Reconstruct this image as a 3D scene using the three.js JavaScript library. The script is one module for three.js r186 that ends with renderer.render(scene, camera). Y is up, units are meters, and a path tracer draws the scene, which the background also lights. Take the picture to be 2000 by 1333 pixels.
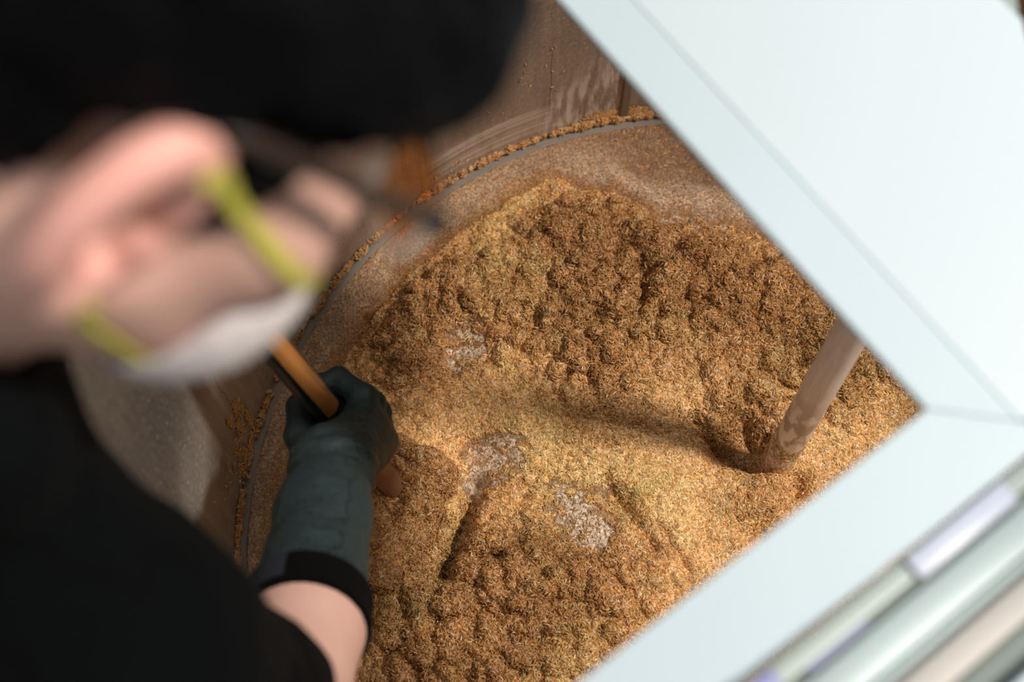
import * as THREE from 'three';
import { mergeGeometries, mergeVertices, toCreasedNormals } from 'three/addons/utils/BufferGeometryUtils.js';
import { RoundedBoxGeometry } from 'three/addons/geometries/RoundedBoxGeometry.js';
import { RectAreaLightUniformsLib } from 'three/addons/lights/RectAreaLightUniformsLib.js';
import { ImprovedNoise } from 'three/addons/math/ImprovedNoise.js';

// ------------------------------------------------------------------ camera, lights, exposure
const V = (x, y, z) => new THREE.Vector3(x, y, z);
const scene = new THREE.Scene();
const camera = new THREE.PerspectiveCamera(27.0, 2000 / 1333, 0.02, 40);   // looks steeply down into the tank, 20 degrees off plumb
camera.position.set(0, 1.5, 0);
camera.lookAt(0, 1.5 - 0.94, -0.342);
camera.focus = 1.47; camera.userData.fStop = 3.0;
scene.add(camera);
const renderer = new THREE.WebGLRenderer({ antialias: true });
renderer.toneMapping = THREE.LinearToneMapping;
renderer.toneMappingExposure = 1.48;
renderer.shadowMap.enabled = true;
renderer.shadowMap.type = THREE.PCFSoftShadowMap;
scene.background = new THREE.Color(0x0b0d10);
RectAreaLightUniformsLib.init();
const LAMPS_AND_FILL = [   // [position, aims at, width, height, intensity, colour]: a strong high-bay lamp to the right, three softer unseen panels added as fill
  [[1.6, 2.8, -0.345], [0.2, 0, -0.38], 0.22, 0.22, 350, 0xfff3e6],
  [[-1.3, 2.9, 0.9], [-1.3, 0, 0.9], 1.2, 0.6, 2.6, 0xe6efff],
  [[0.9, 2.9, -2.0], [0.9, 0, -2.0], 1.2, 0.6, 2.6, 0xe6efff],
  [[-0.2, 2.9, -0.8], [-0.2, 0, -0.8], 1.2, 0.6, 3.2, 0xfff2e2],  // fill panel added over the tank to brighten the shaded grain
];
const FLOOR = -0.2, CEIL = 2.95;

// ------------------------------------------------------------------ helpers
function rng(seed) { let a = seed | 0; return () => { a = (a + 0x6d2b79f5) | 0; let t = Math.imul(a ^ (a >>> 15), 1 | a); t = (t + Math.imul(t ^ (t >>> 7), 61 | t)) ^ t; return ((t ^ (t >>> 14)) >>> 0) / 4294967296; }; }
const P = new ImprovedNoise();
const n3 = (x, y, z = 0.37) => P.noise(x, y, z);
const fbm = (x, y, z = 0.37, o = 4) => { let s = 0, a = 0.5; for (let i = 0; i < o; i++) { s += a * P.noise(x, y, z + i * 7.3); x *= 2.03; y *= 2.03; z *= 2.03; a *= 0.5; } return s; };
const clamp = (x, a = 0, b = 1) => Math.min(b, Math.max(a, x));
const sst = (a, b, x) => { const t = clamp((x - a) / (b - a)); return t * t * (3 - 2 * t); };
const lerp = (a, b, t) => a + (b - a) * t;
const FP = 2778;   // focal length in pixels of the 2000 x 1333 frame
const ray = (u, v) => { const x = (u - 1000) / FP, y = (667 - v) / FP; return V(x, -0.94 + 0.342 * y, -0.342 - 0.94 * y); };
const at = (u, v, d) => ray(u, v).multiplyScalar(d).add(V(0, 1.5, 0));                 // a point at a depth
const onY = (u, v, y = 0.05) => { const r = ray(u, v); return r.multiplyScalar((y - 1.5) / r.y).add(V(0, 1.5, 0)); };   // where a line of sight meets a height
const used = {};
function numbered(n) { used[n] = (used[n] ?? -1) + 1; return used[n] ? n + '_' + String(used[n]).padStart(3, '0') : n; }
function shadow(m) { m.castShadow = true; m.receiveShadow = true; return m; }
function tag(o, label, category, kind, group) { if (label) o.userData.label = label; if (category) o.userData.category = category; if (kind) o.userData.kind = kind; if (group) o.userData.group = group; return o; }
function thing(name, label, category, pos = [0, 0, 0], kind) { const g = new THREE.Group(); g.name = numbered(name); g.position.set(...pos); scene.add(g); return tag(g, label, category, kind); }
function part(name, geo, mat, parent, label) {   // geometry in world metres; it is moved into its thing's own frame
  let root = parent; const off = V(0, 0, 0);
  while (root && root !== scene) { off.add(root.position); root = root.parent; }
  if (off.lengthSq()) geo = geo.clone().translate(-off.x, -off.y, -off.z);
  const m = shadow(new THREE.Mesh(geo, mat)); m.name = parent === scene ? numbered(name) : name;
  if (label) m.userData.label = label;
  parent.add(m); return m;
}
function structure(name, geo, mat) { const m = part(name, geo, mat, scene); m.name = name; m.userData.kind = 'structure'; return m; }
const box = (w, h, d, x, y, z) => new THREE.BoxGeometry(w, h, d).translate(x, y, z);
function noiseTex(size, fn, srgb = false, rep = [1, 1]) {   // tileable by mirroring
  const d = new Uint8Array(size * size * 4);
  for (let j = 0; j < size; j++) for (let i = 0; i < size; i++) { const c = fn(i / size, j / size), o = (j * size + i) * 4; d[o] = clamp(c[0]) * 255; d[o + 1] = clamp(c[1]) * 255; d[o + 2] = clamp(c[2]) * 255; d[o + 3] = 255; }
  const t = new THREE.DataTexture(d, size, size); t.wrapS = t.wrapT = THREE.MirroredRepeatWrapping; t.magFilter = THREE.LinearFilter; if (srgb) t.colorSpace = THREE.SRGBColorSpace; t.repeat.set(...rep); t.needsUpdate = true; return t;
}
const std = (o) => new THREE.MeshStandardMaterial(o);
const phys = (o) => new THREE.MeshPhysicalMaterial(o);
function tube(pts, r, seg = 24, rad = 12, closed = false) { return new THREE.TubeGeometry(new THREE.CatmullRomCurve3(pts, closed), seg, r, rad, closed); }
function rod(a, b, prof, seg = 28) {   // lathe along a to b; prof: [fraction or metres from a, radius]
  const d = b.clone().sub(a), L = d.length();
  const g = new THREE.LatheGeometry(prof.map(([t, r]) => new THREE.Vector2(r, t * L)), seg);
  g.applyQuaternion(new THREE.Quaternion().setFromUnitVectors(V(0, 1, 0), d.normalize())); return g.translate(a.x, a.y, a.z);
}

// signed distances, joined by smooth minimum and meshed by surface nets
const smin = (a, b, k) => { const h = Math.max(k - Math.abs(a - b), 0) / k; return Math.min(a, b) - h * h * k * 0.25; };
const smax = (a, b, k) => -smin(-a, -b, k);
const ell = (x, y, z, c, r) => { const a = (x - c[0]) / r[0], b = (y - c[1]) / r[1], e = (z - c[2]) / r[2]; const k0 = Math.hypot(a, b, e), k1 = Math.hypot(a / r[0], b / r[1], e / r[2]); return k1 > 1e-9 ? k0 * (k0 - 1) / k1 : -Math.min(...r); };
const sph = (x, y, z, c, r) => Math.hypot(x - c[0], y - c[1], z - c[2]) - r;
function cap(x, y, z, a, b, ra, rb) {
  const dx = b[0] - a[0], dy = b[1] - a[1], dz = b[2] - a[2], px = x - a[0], py = y - a[1], pz = z - a[2];
  const t = clamp((px * dx + py * dy + pz * dz) / (dx * dx + dy * dy + dz * dz));
  return Math.hypot(px - t * dx, py - t * dy, pz - t * dz) - (ra + (rb - ra) * t);
}
function nets(f, lo, hi, cell, color) {
  const nx = Math.ceil((hi[0] - lo[0]) / cell) + 1, ny = Math.ceil((hi[1] - lo[1]) / cell) + 1, nz = Math.ceil((hi[2] - lo[2]) / cell) + 1;
  const F = new Float32Array(nx * ny * nz), id = new Int32Array(nx * ny * nz).fill(-1);
  const I = (i, j, k) => i + nx * (j + ny * k);
  for (let k = 0; k < nz; k++) for (let j = 0; j < ny; j++) for (let i = 0; i < nx; i++) F[I(i, j, k)] = f(lo[0] + i * cell, lo[1] + j * cell, lo[2] + k * cell);
  const pos = [], idx = [];
  for (let k = 0; k < nz - 1; k++) for (let j = 0; j < ny - 1; j++) for (let i = 0; i < nx - 1; i++) {
    let sx = 0, sy = 0, sz = 0, n = 0;
    const v = (a, b, c) => F[I(i + a, j + b, k + c)];
    const edge = (a, b, c, d, e, g) => { const p = v(a, b, c), q = v(d, e, g); if ((p < 0) !== (q < 0)) { const t = p / (p - q); sx += a + (d - a) * t; sy += b + (e - b) * t; sz += c + (g - c) * t; n++; } };
    for (let s = 0; s < 4; s++) { const a = s & 1, b = s >> 1; edge(0, a, b, 1, a, b); edge(a, 0, b, a, 1, b); edge(a, b, 0, a, b, 1); }
    if (n) { id[I(i, j, k)] = pos.length / 3; pos.push(lo[0] + (i + sx / n) * cell, lo[1] + (j + sy / n) * cell, lo[2] + (k + sz / n) * cell); }
  }
  const quad = (a, b, c, d, flip) => { if (a < 0 || b < 0 || c < 0 || d < 0) return; if (flip) idx.push(a, c, b, a, d, c); else idx.push(a, b, c, a, c, d); };
  for (let k = 1; k < nz - 1; k++) for (let j = 1; j < ny - 1; j++) for (let i = 1; i < nx - 1; i++) {
    const s = F[I(i, j, k)] < 0;
    if (s !== F[I(i + 1, j, k)] < 0) quad(id[I(i, j - 1, k - 1)], id[I(i, j, k - 1)], id[I(i, j, k)], id[I(i, j - 1, k)], !s);
    if (s !== F[I(i, j + 1, k)] < 0) quad(id[I(i - 1, j, k - 1)], id[I(i - 1, j, k)], id[I(i, j, k)], id[I(i, j, k - 1)], !s);
    if (s !== F[I(i, j, k + 1)] < 0) quad(id[I(i - 1, j - 1, k)], id[I(i, j - 1, k)], id[I(i, j, k)], id[I(i - 1, j, k)], !s);
  }
  const nor = new Float32Array(pos.length), e = cell * 0.5, col = color ? new Float32Array(pos.length) : null, uv = new Float32Array(pos.length / 3 * 2);
  for (let q = 0; q < pos.length; q += 3) {
    const x = pos[q], y = pos[q + 1], z = pos[q + 2];
    const gx = f(x + e, y, z) - f(x - e, y, z), gy = f(x, y + e, z) - f(x, y - e, z), gz = f(x, y, z + e) - f(x, y, z - e), l = Math.hypot(gx, gy, gz) || 1;
    nor[q] = gx / l; nor[q + 1] = gy / l; nor[q + 2] = gz / l;
    if (col) { const c = color(x, y, z, gx / l, gy / l, gz / l); col[q] = c[0]; col[q + 1] = c[1]; col[q + 2] = c[2]; }
    const ax = Math.abs(nor[q]), ay = Math.abs(nor[q + 1]), az = Math.abs(nor[q + 2]);
    uv[q / 3 * 2] = ax > ay && ax > az ? z : x; uv[q / 3 * 2 + 1] = ay > ax && ay > az ? z : y;
  }
  const g = new THREE.BufferGeometry();
  g.setAttribute('position', new THREE.Float32BufferAttribute(pos, 3)); g.setAttribute('normal', new THREE.BufferAttribute(nor, 3)); g.setAttribute('uv', new THREE.BufferAttribute(uv, 2));
  if (col) g.setAttribute('color', new THREE.BufferAttribute(col, 3));
  g.setIndex(idx); return g;
}

// ------------------------------------------------------------------ materials
const clothBump = noiseTex(256, (x, y) => { const c = 0.5 + 0.25 * Math.sin(x * 256) * Math.sin(y * 256) + 0.5 * fbm(x * 40, y * 40); return [c, c, c]; }, false, [9, 9]);
const leatherBump = noiseTex(512, (x, y) => { const c = 0.5 + 0.6 * fbm(x * 30, y * 30, 2.1) + 0.5 * fbm(x * 6, y * 6, 5.5); return [c, c, c]; }, false, [5, 5]);
const brushed = noiseTex(512, (x, y) => { const c = 0.5 + 0.35 * fbm(x * 5, y * 160, 3.3) + 0.2 * fbm(x * 60, y * 60, 1.3); return [c, c, c]; }, false, [3, 3]);
const woodTex = noiseTex(512, (x, y) => { const g = fbm(x * 60, y * 4, 1.1) * 0.8 + fbm(x * 7, y * 1.5, 8.2) * 0.5 + 0.5; return [0.62 + 0.16 * g, 0.50 + 0.15 * g, 0.42 + 0.14 * g]; }, true);
const whitePaint = phys({ color: 0xb2c5d0, roughness: 0.5 });
const whitePanel = phys({ color: 0xbacad4, roughness: 0.42 });
const railGrey = std({ color: 0x8d9b99, roughness: 0.45, metalness: 0.3 });
const railDark = std({ color: 0x66726f, roughness: 0.6, metalness: 0.3 });
const railPale = std({ color: 0x8b9ca1, roughness: 0.4, metalness: 0.2 });
const railTaupe = std({ color: 0x8a8a89, roughness: 0.5, metalness: 0.3 });
const lilac = phys({ color: 0x7d84b6, roughness: 0.4 });
const lilacPale = phys({ color: 0xa9b4ca, roughness: 0.35 });
const steelOut = std({ color: 0xb4b2ae, roughness: 0.38, metalness: 0.9, roughnessMap: brushed });
const concrete = std({ color: 0x8a8a86, roughness: 0.85 });
const plaster = std({ color: 0xd9dad6, roughness: 0.9 });

// ------------------------------------------------------------------ the room around the tank
structure('floor', box(6.4, 0.1, 6.4, 0, FLOOR - 0.05, -0.3), concrete);
structure('ceiling', box(6.4, 0.1, 6.4, 0, CEIL + 0.05, -0.3), plaster);
structure('wall_left', box(0.1, CEIL - FLOOR, 6.4, -3.15, (CEIL + FLOOR) / 2, -0.3), plaster);
structure('wall_right', box(0.1, CEIL - FLOOR, 6.4, 3.15, (CEIL + FLOOR) / 2, -0.3), plaster);
structure('wall_far', box(6.2, CEIL - FLOOR, 0.1, 0, (CEIL + FLOOR) / 2, -3.45), plaster);
structure('wall_near', box(6.2, CEIL - FLOOR, 0.1, 0, (CEIL + FLOOR) / 2, 2.85), plaster);
LAMPS_AND_FILL.forEach(([p, to, w, h, k, col], i) => {
  const dir = V(...to).sub(V(...p)).normalize(), q = new THREE.Quaternion().setFromUnitVectors(V(0, 0, 1), dir);
  const g = new THREE.Group(); g.name = numbered('unseen_lamp_or_fill'); g.position.set(...p); g.quaternion.copy(q); scene.add(g);
  tag(g, i ? ['', 'added unseen fill panel behind the worker', 'added unseen fill panel beyond the tank on the right', 'added unseen fill panel straight above the tank'][i] : 'bright square high-bay lamp hanging to the right of the tank', 'lamp');
  const add = (n, geo, m) => { const x = shadow(new THREE.Mesh(geo, m)); x.name = n; g.add(x); return x; };
  add('housing', new RoundedBoxGeometry(w + 0.06, h + 0.06, 0.04, 2, 0.008).translate(0, 0, -0.032), whitePaint);
  add('diffuser', new RoundedBoxGeometry(w, h, 0.012, 2, 0.003).translate(0, 0, -0.007), std({ color: 0xffffff, emissive: col, emissiveIntensity: 0.8 }));
  if (!i) add('stem', new THREE.CylinderGeometry(0.012, 0.012, 0.2, 12).rotateX(Math.PI / 2).translate(0, 0, -0.14), railDark);
  const L = new THREE.RectAreaLight(col, k, w, h); L.position.set(...V(...p).addScaledVector(dir, 0.004).toArray()); L.lookAt(...V(...p).addScaledVector(dir, 1).toArray()); L.name = 'lamp_or_fill_glow'; scene.add(L);
});

// ------------------------------------------------------------------ the round steel tank
const CX = 0.213, CZ = -0.322, RT = 0.505, RIM = 0.72;
const polar = (th, r) => [CX + r * Math.cos(th), CZ + r * Math.sin(th)];
const tank = thing('steel_tank', 'round open steel tank with stained grey-brown inner wall holding wet grain', 'tank', [CX, FLOOR, CZ]);
{
  const W = 2048, H = 1400, d = new Uint8Array(W * H * 4), rd = new Uint8Array(W * H * 4), R = rng(5);
  // texture: u spans 120 degrees of wall from 150 degrees on, v spans its height
  const blotch = (th, y, t0, y0, a, b) => Math.exp(-(((th - t0) / a) ** 2 + ((y - y0) / b) ** 2));
  for (let j = 0; j < H; j++) for (let i = 0; i < W; i++) {
    const th = 150 + 120 * i / W, y = RIM * j / H, s = th * Math.PI / 180 * RT;
    const cloud = fbm(s * 9, y * 9, 1.7, 4), fine = fbm(s * 260, y * 200, 4.1, 3), streak = fbm(s * 130, y * 5, 9.2, 3), run = fbm(s * 40, y * 2.2, 3.9, 3);
    let br = sst(195, 240, th) * 0.85 + 0.1 + cloud * 0.5;                      // brown tone, stronger away from the worker
    br += 0.55 * sst(0.22, 0.42, y + 0.1 * cloud) + 0.4 * run; br = clamp(br);  // browned higher up, putting shade into the wall colour
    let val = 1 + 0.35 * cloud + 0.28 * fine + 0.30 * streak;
    val *= 1 - 0.62 * sst(0.2, 0.36, y + 0.12 * cloud) * (1 - sst(215, 235, th));   // shade painted into the colour, high on the worker's side
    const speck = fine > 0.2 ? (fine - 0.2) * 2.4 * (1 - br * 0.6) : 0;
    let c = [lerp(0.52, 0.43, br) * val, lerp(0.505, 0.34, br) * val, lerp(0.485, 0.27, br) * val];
    // pale rubbed arcs and a splash of starch near the foot of the wall
    const arcs = sst(0.012, 0.03, y) * (1 - sst(0.085, 0.095, y + 0.0006 * (th - 240))) * sst(231, 234, th) * (1 - sst(248, 253, th)) * (0.45 + 1.1 * clamp(0.4 + 2.6 * fbm(s * 3, y * 320, 6.6, 3)));
    const spl = sst(248, 252, th) * (1 - sst(259.5, 260.3, th)) * (1 - sst(0.05 + 0.12 * sst(249, 259, th) * (0.6 + fbm(s * 80, 1, 3)), 0.15 + 0.05 * sst(249, 259, th), y)) * clamp(0.45 + 2.6 * fbm(s * 150, y * 22, 12.2, 4) + 0.6 * fbm(s * 20, y * 20, 2));
    const pale = clamp(0.55 * arcs + 0.9 * spl + speck);
    c = [lerp(c[0], 0.80, pale), lerp(c[1], 0.70, pale), lerp(c[2], 0.62, pale)];
    // husky smears and brown splashes low down
    const smear = clamp((fbm(s * 60, y * 24, 21.3, 4) - 0.1) * 5) * (1 - sst(0.04, 0.17, y)) * clamp(0.2 + blotch(th, y, 190, 0.05, 7, 0.09));
    c = [lerp(c[0], 0.30, smear), lerp(c[1], 0.15, smear), lerp(c[2], 0.05, smear)];
    const sm2 = Math.max(0, 0.8 - Math.abs(th - 191.9 - 0.5 * n3(y * 30, 2)) * 7) * sst(0.145, 0.16, y) * (1 - sst(0.26, 0.3, y));   // a long dark scratch
    const drip = Math.max(0, 0.7 - Math.abs(th - 250.1 - 0.3 * n3(y * 20, 5)) * 8) * sst(0.06, 0.1, y) * (1 - sst(0.17, 0.25, y));
    const k = 1 - 0.75 * Math.max(sm2, drip);
    const o = (j * W + i) * 4; for (let q = 0; q < 3; q++) d[o + q] = clamp(Math.pow(clamp(c[q] * k), 1 / 2.2)) * 255; d[o + 3] = 255;
    const ro = clamp(0.42 + 0.35 * br * 0.8 + 0.25 * pale + 0.2 * fine + 0.12 * cloud); rd[o] = rd[o + 1] = rd[o + 2] = ro * 255; rd[o + 3] = 255;
  }
  const mk = (data, srgb) => { const t = new THREE.DataTexture(data, W, H); t.wrapS = THREE.MirroredRepeatWrapping; t.magFilter = THREE.LinearFilter; if (srgb) t.colorSpace = THREE.SRGBColorSpace; t.needsUpdate = true; return t; };
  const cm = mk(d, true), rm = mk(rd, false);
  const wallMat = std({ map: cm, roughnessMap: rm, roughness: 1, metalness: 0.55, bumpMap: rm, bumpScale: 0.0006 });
  // inner skin, in 216 steps round, uv as the texture expects
  const skin = (r, y0, y1, inward) => {
    const N = 216, M = 12, pos = [], nor = [], uv = [], idx = [];
    for (let j = 0; j <= M; j++) for (let i = 0; i <= N; i++) { const th = i / N * 2 * Math.PI, [x, z] = polar(th, r); pos.push(x, lerp(y0, y1, j / M), z); const s = inward ? -1 : 1; nor.push(s * Math.cos(th), 0, s * Math.sin(th)); uv.push((th * 180 / Math.PI - 150) / 120, j / M); }
    for (let j = 0; j < M; j++) for (let i = 0; i < N; i++) { const a = j * (N + 1) + i, b = a + 1, c = a + N + 1, e = c + 1; if (inward) idx.push(a, b, e, a, e, c); else idx.push(a, e, b, a, c, e); }
    const g = new THREE.BufferGeometry(); g.setAttribute('position', new THREE.Float32BufferAttribute(pos, 3)); g.setAttribute('normal', new THREE.Float32BufferAttribute(nor, 3)); g.setAttribute('uv', new THREE.Float32BufferAttribute(uv, 2)); g.setIndex(idx); return g;
  };
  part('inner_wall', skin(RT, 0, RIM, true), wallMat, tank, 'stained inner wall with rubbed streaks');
  part('outer_wall', skin(RT + 0.012, -0.06, RIM, false), steelOut, tank);
  part('rim', new THREE.TorusGeometry(RT + 0.006, 0.009, 12, 144).rotateX(Math.PI / 2).translate(CX, RIM, CZ), steelOut, tank);
  const bottomProf = [[0, -0.02], [0.40, -0.012], [0.47, -0.004], [0.488, 0.002], [0.495, 0.009], [0.499, 0.0125], [0.504, 0.0115], [0.5135, 0.0], [0.5135, -0.05], [0, -0.06]];
  part('bottom', new THREE.LatheGeometry(bottomProf.map(([r, y]) => new THREE.Vector2(r, y)), 144).translate(CX, 0, CZ), std({ color: 0xa0968d, roughness: 0.7, metalness: 0.2, bumpMap: brushed, bumpScale: 0.0008 }), tank, 'smooth grey steel lip at the foot of the wall');
  const [wx, wz] = polar(260.6 * Math.PI / 180, RT - 0.0015);
  part('weld_seam', new RoundedBoxGeometry(0.011, RIM - 0.03, 0.005, 2, 0.002).rotateY(-260.6 * Math.PI / 180 + Math.PI / 2).translate(wx, RIM / 2, wz), std({ color: 0x857465, roughness: 0.6, metalness: 0.3 }), tank, 'dark upright weld seam');
  for (let i = 0; i < 4; i++) { const [lx, lz] = polar(Math.PI / 4 + i * Math.PI / 2, RT - 0.09); part('leg', new THREE.CylinderGeometry(0.03, 0.036, 0.16, 20).translate(lx, -0.12, lz), steelOut, tank); }
}

// ------------------------------------------------------------------ wet grain: height of the heap
const toW = (u, v, y = 0.05) => { const p = onY(u, v, y); return [p.x, p.z]; };
const mm = 1 / 1850;   // metres per pixel at the grain
const dots = (list) => list.map(([u, v, r, k]) => [...toW(u, v), r * mm, k]);
const gsum = (L, x, z) => { let s = 0; for (const [a, b, r, k] of L) { const q = ((x - a) ** 2 + (z - b) ** 2) / (r * r); if (q < 9) s += k * Math.exp(-q); } return s; };
const hills = dots([[1330, 640, 260, 0.030], [1700, 760, 200, 0.035], [950, 650, 200, 0.016], [1280, 960, 240, 0.02], [1490, 985, 62, 0.022], [1090, 430, 60, 0.012], [1300, 560, 110, 0.018], [1120, 720, 110, 0.014], [860, 560, 80, 0.014], [1000, 1190, 190, 0.02], [1215, 790, 80, 0.012], [1010, 860, 55, 0.01], [1400, 720, 70, 0.008]]);
const pits = dots([[1452, 838, 40, 0.045], [1415, 880, 36, 0.032], [1475, 890, 42, 0.042], [1558, 955, 26, 0.034], [1495, 1055, 40, 0.026], [930, 905, 66, 0.016], [895, 690, 56, 0.012], [1210, 985, 36, 0.014], [870, 1030, 50, 0.022], [850, 1100, 46, 0.02], [1200, 490, 34, 0.018], [1255, 540, 36, 0.032], [1335, 590, 34, 0.032], [1395, 580, 26, 0.022], [1245, 600, 26, 0.02], [1310, 500, 30, 0.016], [1600, 620, 24, 0.014], [1560, 690, 26, 0.018], [1160, 640, 26, 0.01], [1090, 1030, 60, 0.008], [960, 1180, 40, 0.012], [1020, 1270, 36, 0.012], [1370, 1000, 30, 0.007]]);
const clumpy = dots([[1330, 520, 190, 1], [1550, 640, 150, 1], [1130, 440, 110, 0.9], [900, 560, 150, 0.75], [780, 640, 110, 0.6], [1120, 640, 130, 0.7], [1000, 1180, 190, 0.95], [860, 1230, 150, 1], [780, 720, 90, 0.6], [1680, 740, 110, 0.6], [1440, 830, 80, 0.6], [1490, 980, 60, 0.5], [1180, 1120, 120, 0.5], [1200, 780, 100, 0.5]]);
const palePatches = dots([[895, 695, 56, 1], [925, 660, 40, 0.9], [950, 890, 60, 1.1], [1000, 885, 40, 0.8], [935, 935, 36, 1], [1140, 1030, 58, 1.1], [1165, 1050, 34, 0.9], [1090, 960, 40, 0.6], [1120, 980, 40, 0.5], [1425, 1070, 18, 0.8], [760, 1010, 24, 0.3], [1060, 1260, 28, 0.5], [1190, 960, 24, 0.6], [1420, 660, 24, 0.3], [1390, 420, 80, 0.8], [1300, 425, 40, 0.7]]);
const grooves = [[[1168, 585], [1145, 660], [1148, 770], 9, 0.012], [[1185, 945], [1225, 1000], [1275, 1075], 15, 0.013], [[1052, 925], [1030, 960], [1000, 1040], 10, 0.006], [[1285, 1030], [1320, 1080], [1345, 1120], 9, 0.007], [[1352, 828], [1395, 868], [1460, 910], 13, 0.024], [[1030, 560], [1020, 640], [1040, 740], 10, 0.006], [[932, 940], [902, 1030], [866, 1120], 15, 0.045], [[1210, 470], [1250, 520], [1200, 580], 12, 0.010]]
  .map(([a, b, c, w, k]) => { const pts = new THREE.CatmullRomCurve3([a, b, c].map((q) => { const [x, z] = toW(...q); return V(x, 0, z); })).getPoints(10); return { pts, w: w * mm, k }; });
const pileEdge = (th) => {   // how far out from the tank's centre the loose grain reaches
  const d = ((th * 180 / Math.PI) % 360 + 360) % 360;
  const K = [[0, 0.49], [60, 0.49], [150, 0.478], [185, 0.472], [215, 0.452], [235, 0.452], [247, 0.462], [256, 0.415], [263, 0.372], [280, 0.352], [295, 0.328], [310, 0.34], [335, 0.45], [360, 0.49]];
  for (let i = 1; i < K.length; i++) if (d <= K[i][0]) return lerp(K[i - 1][1], K[i][1], sst(0, 1, (d - K[i - 1][0]) / (K[i][0] - K[i - 1][0])));
  return 0.49;
};
const lumps = [], LC = 0.02, lumpGrid = new Map();
{
  const R = rng(77);
  for (let i = 0; i < 9000; i++) {
    const th = R() * 6.2832, r = Math.sqrt(R()) * 0.47, [x, z] = polar(th, r), c = clamp(gsum(clumpy, x, z) + 0.05 + 0.3 * n3(x * 14, z * 14, 4));
    if (r > pileEdge(th) - 0.008 || R() > 0.12 + c) continue;
    const rad = lerp(0.0035, 0.0135, R() ** 2.0) * lerp(0.6, 1.2, c);
    lumps.push([x, z, rad, lerp(0.2, 1.0, c) * (0.6 + 0.7 * R())]);
  }
  lumps.forEach((l, i) => { const a = Math.floor(l[0] / LC), b = Math.floor(l[1] / LC); for (let p = -1; p <= 1; p++) for (let q = -1; q <= 1; q++) { const key = (a + p) * 1000 + b + q; if (!lumpGrid.has(key)) lumpGrid.set(key, []); lumpGrid.get(key).push(i); } });
}
function cover(x, z) {   // 1 under loose grain, 0 on the bare coated bottom
  const r = Math.hypot(x - CX, z - CZ), th = Math.atan2(z - CZ, x - CX);
  const e = pileEdge(th) + 0.016 * fbm(x * 30, z * 30, 3.1, 3);
  return 1 - sst(e - 0.03, e + 0.012, r);
}
function height(x, z) {
  const r = Math.hypot(x - CX, z - CZ), th = Math.atan2(z - CZ, x - CX), deg = ((th * 180 / Math.PI) + 360) % 360;
  const cov = cover(x, z), pale = clamp(gsum(palePatches, x, z));
  let h = 0.010 + 0.026 * (1 - sst(0.30, pileEdge(th) + 0.01, r)) + gsum(hills, x, z) * (1 - sst(0.40, 0.485, r)) + 0.006 * fbm(x * 14, z * 14, 6.2, 3);
  // a smooth caked bank between the loose grain and the wall on the far side
  const bank = sst(244, 262, deg) * (1 - sst(325, 345, deg));
  h += bank * 0.016 * Math.exp(-(((r - pileEdge(th) - 0.012) / 0.03) ** 2)) - bank * 0.006 * sst(0.39, 0.43, r) * (1 - sst(0.46, 0.48, r));
  if (cov <= 0) return h;
  let p = gsum(pits, x, z);
  for (const g of grooves) { let m = 9; for (const q of g.pts) { const dd = (x - q.x) ** 2 + (z - q.z) ** 2; if (dd < m) m = dd; } if (m < 9 * g.w * g.w) p += g.k * Math.exp(-m / (g.w * g.w)); }
  h -= p * cov;
  let lump = 0; const cell = lumpGrid.get(Math.floor(x / LC) * 1000 + Math.floor(z / LC));
  const wx = x + 0.0075 * fbm(x * 75, z * 75, 31.2, 3), wz = z + 0.0075 * fbm(x * 75, z * 75, 57.7, 3);
  if (cell) for (const i of cell) { const [a, b, R, k] = lumps[i], q = ((wx - a) ** 2 + (wz - b) ** 2) / (R * R); if (q < 1) { const t = Math.sqrt(1 - q) * R * 1.25 * k; if (t > lump) lump = t; } }
  const cl = clamp(gsum(clumpy, x, z));
  h += cov * (1 - 0.8 * pale) * (lump + (0.0015 + 0.010 * cl) * fbm(x * 60, z * 60, 8.8, 3) + 0.014 * cl * (0.35 - Math.abs(fbm(x * 85, z * 85, 2.9, 3))) - 0.006 * cl * sst(0.12, 0.45, n3(x * 60, z * 60, 40.1)) + 0.002 * Math.abs(n3(x * 40, z * 40, 2)));
  return Math.max(h, 0.004);
}
const GN = 660, GS = 1.0 / GN, G0 = [CX - 0.5, CZ - 0.5], GH = new Float32Array((GN + 1) ** 2);
for (let j = 0; j <= GN; j++) for (let i = 0; i <= GN; i++) GH[j * (GN + 1) + i] = height(G0[0] + i * GS, G0[1] + j * GS);
function gridH(x, z) {
  const a = clamp((x - G0[0]) / GS, 0, GN - 1e-4), b = clamp((z - G0[1]) / GS, 0, GN - 1e-4), i = Math.floor(a), j = Math.floor(b), s = a - i, t = b - j, o = j * (GN + 1) + i;
  return lerp(lerp(GH[o], GH[o + 1], s), lerp(GH[o + GN + 1], GH[o + GN + 2], s), t);
}
const huskGeo = (() => {   // one husk: a little boat with a pointed end and a keel, 5.4 mm long
  const g = new THREE.SphereGeometry(1, 6, 6).rotateZ(Math.PI / 2), p = g.attributes.position;
  for (let i = 0; i < p.count; i++) { let x = p.getX(i), y = p.getY(i), z = p.getZ(i); const w = 1 - 0.35 * Math.max(0, x); y = (y > 0 ? y : y * 0.35) * w; p.setXYZ(i, x * 0.0027, y * 0.00045 - 0.0005 * x * x, z * 0.00086 * w); }
  g.computeVertexNormals(); return g;
})();
const huskMat = std({ color: 0xffffff, roughness: 0.5 });
const grainMat = std({ vertexColors: true, roughness: 0.85 });
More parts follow.
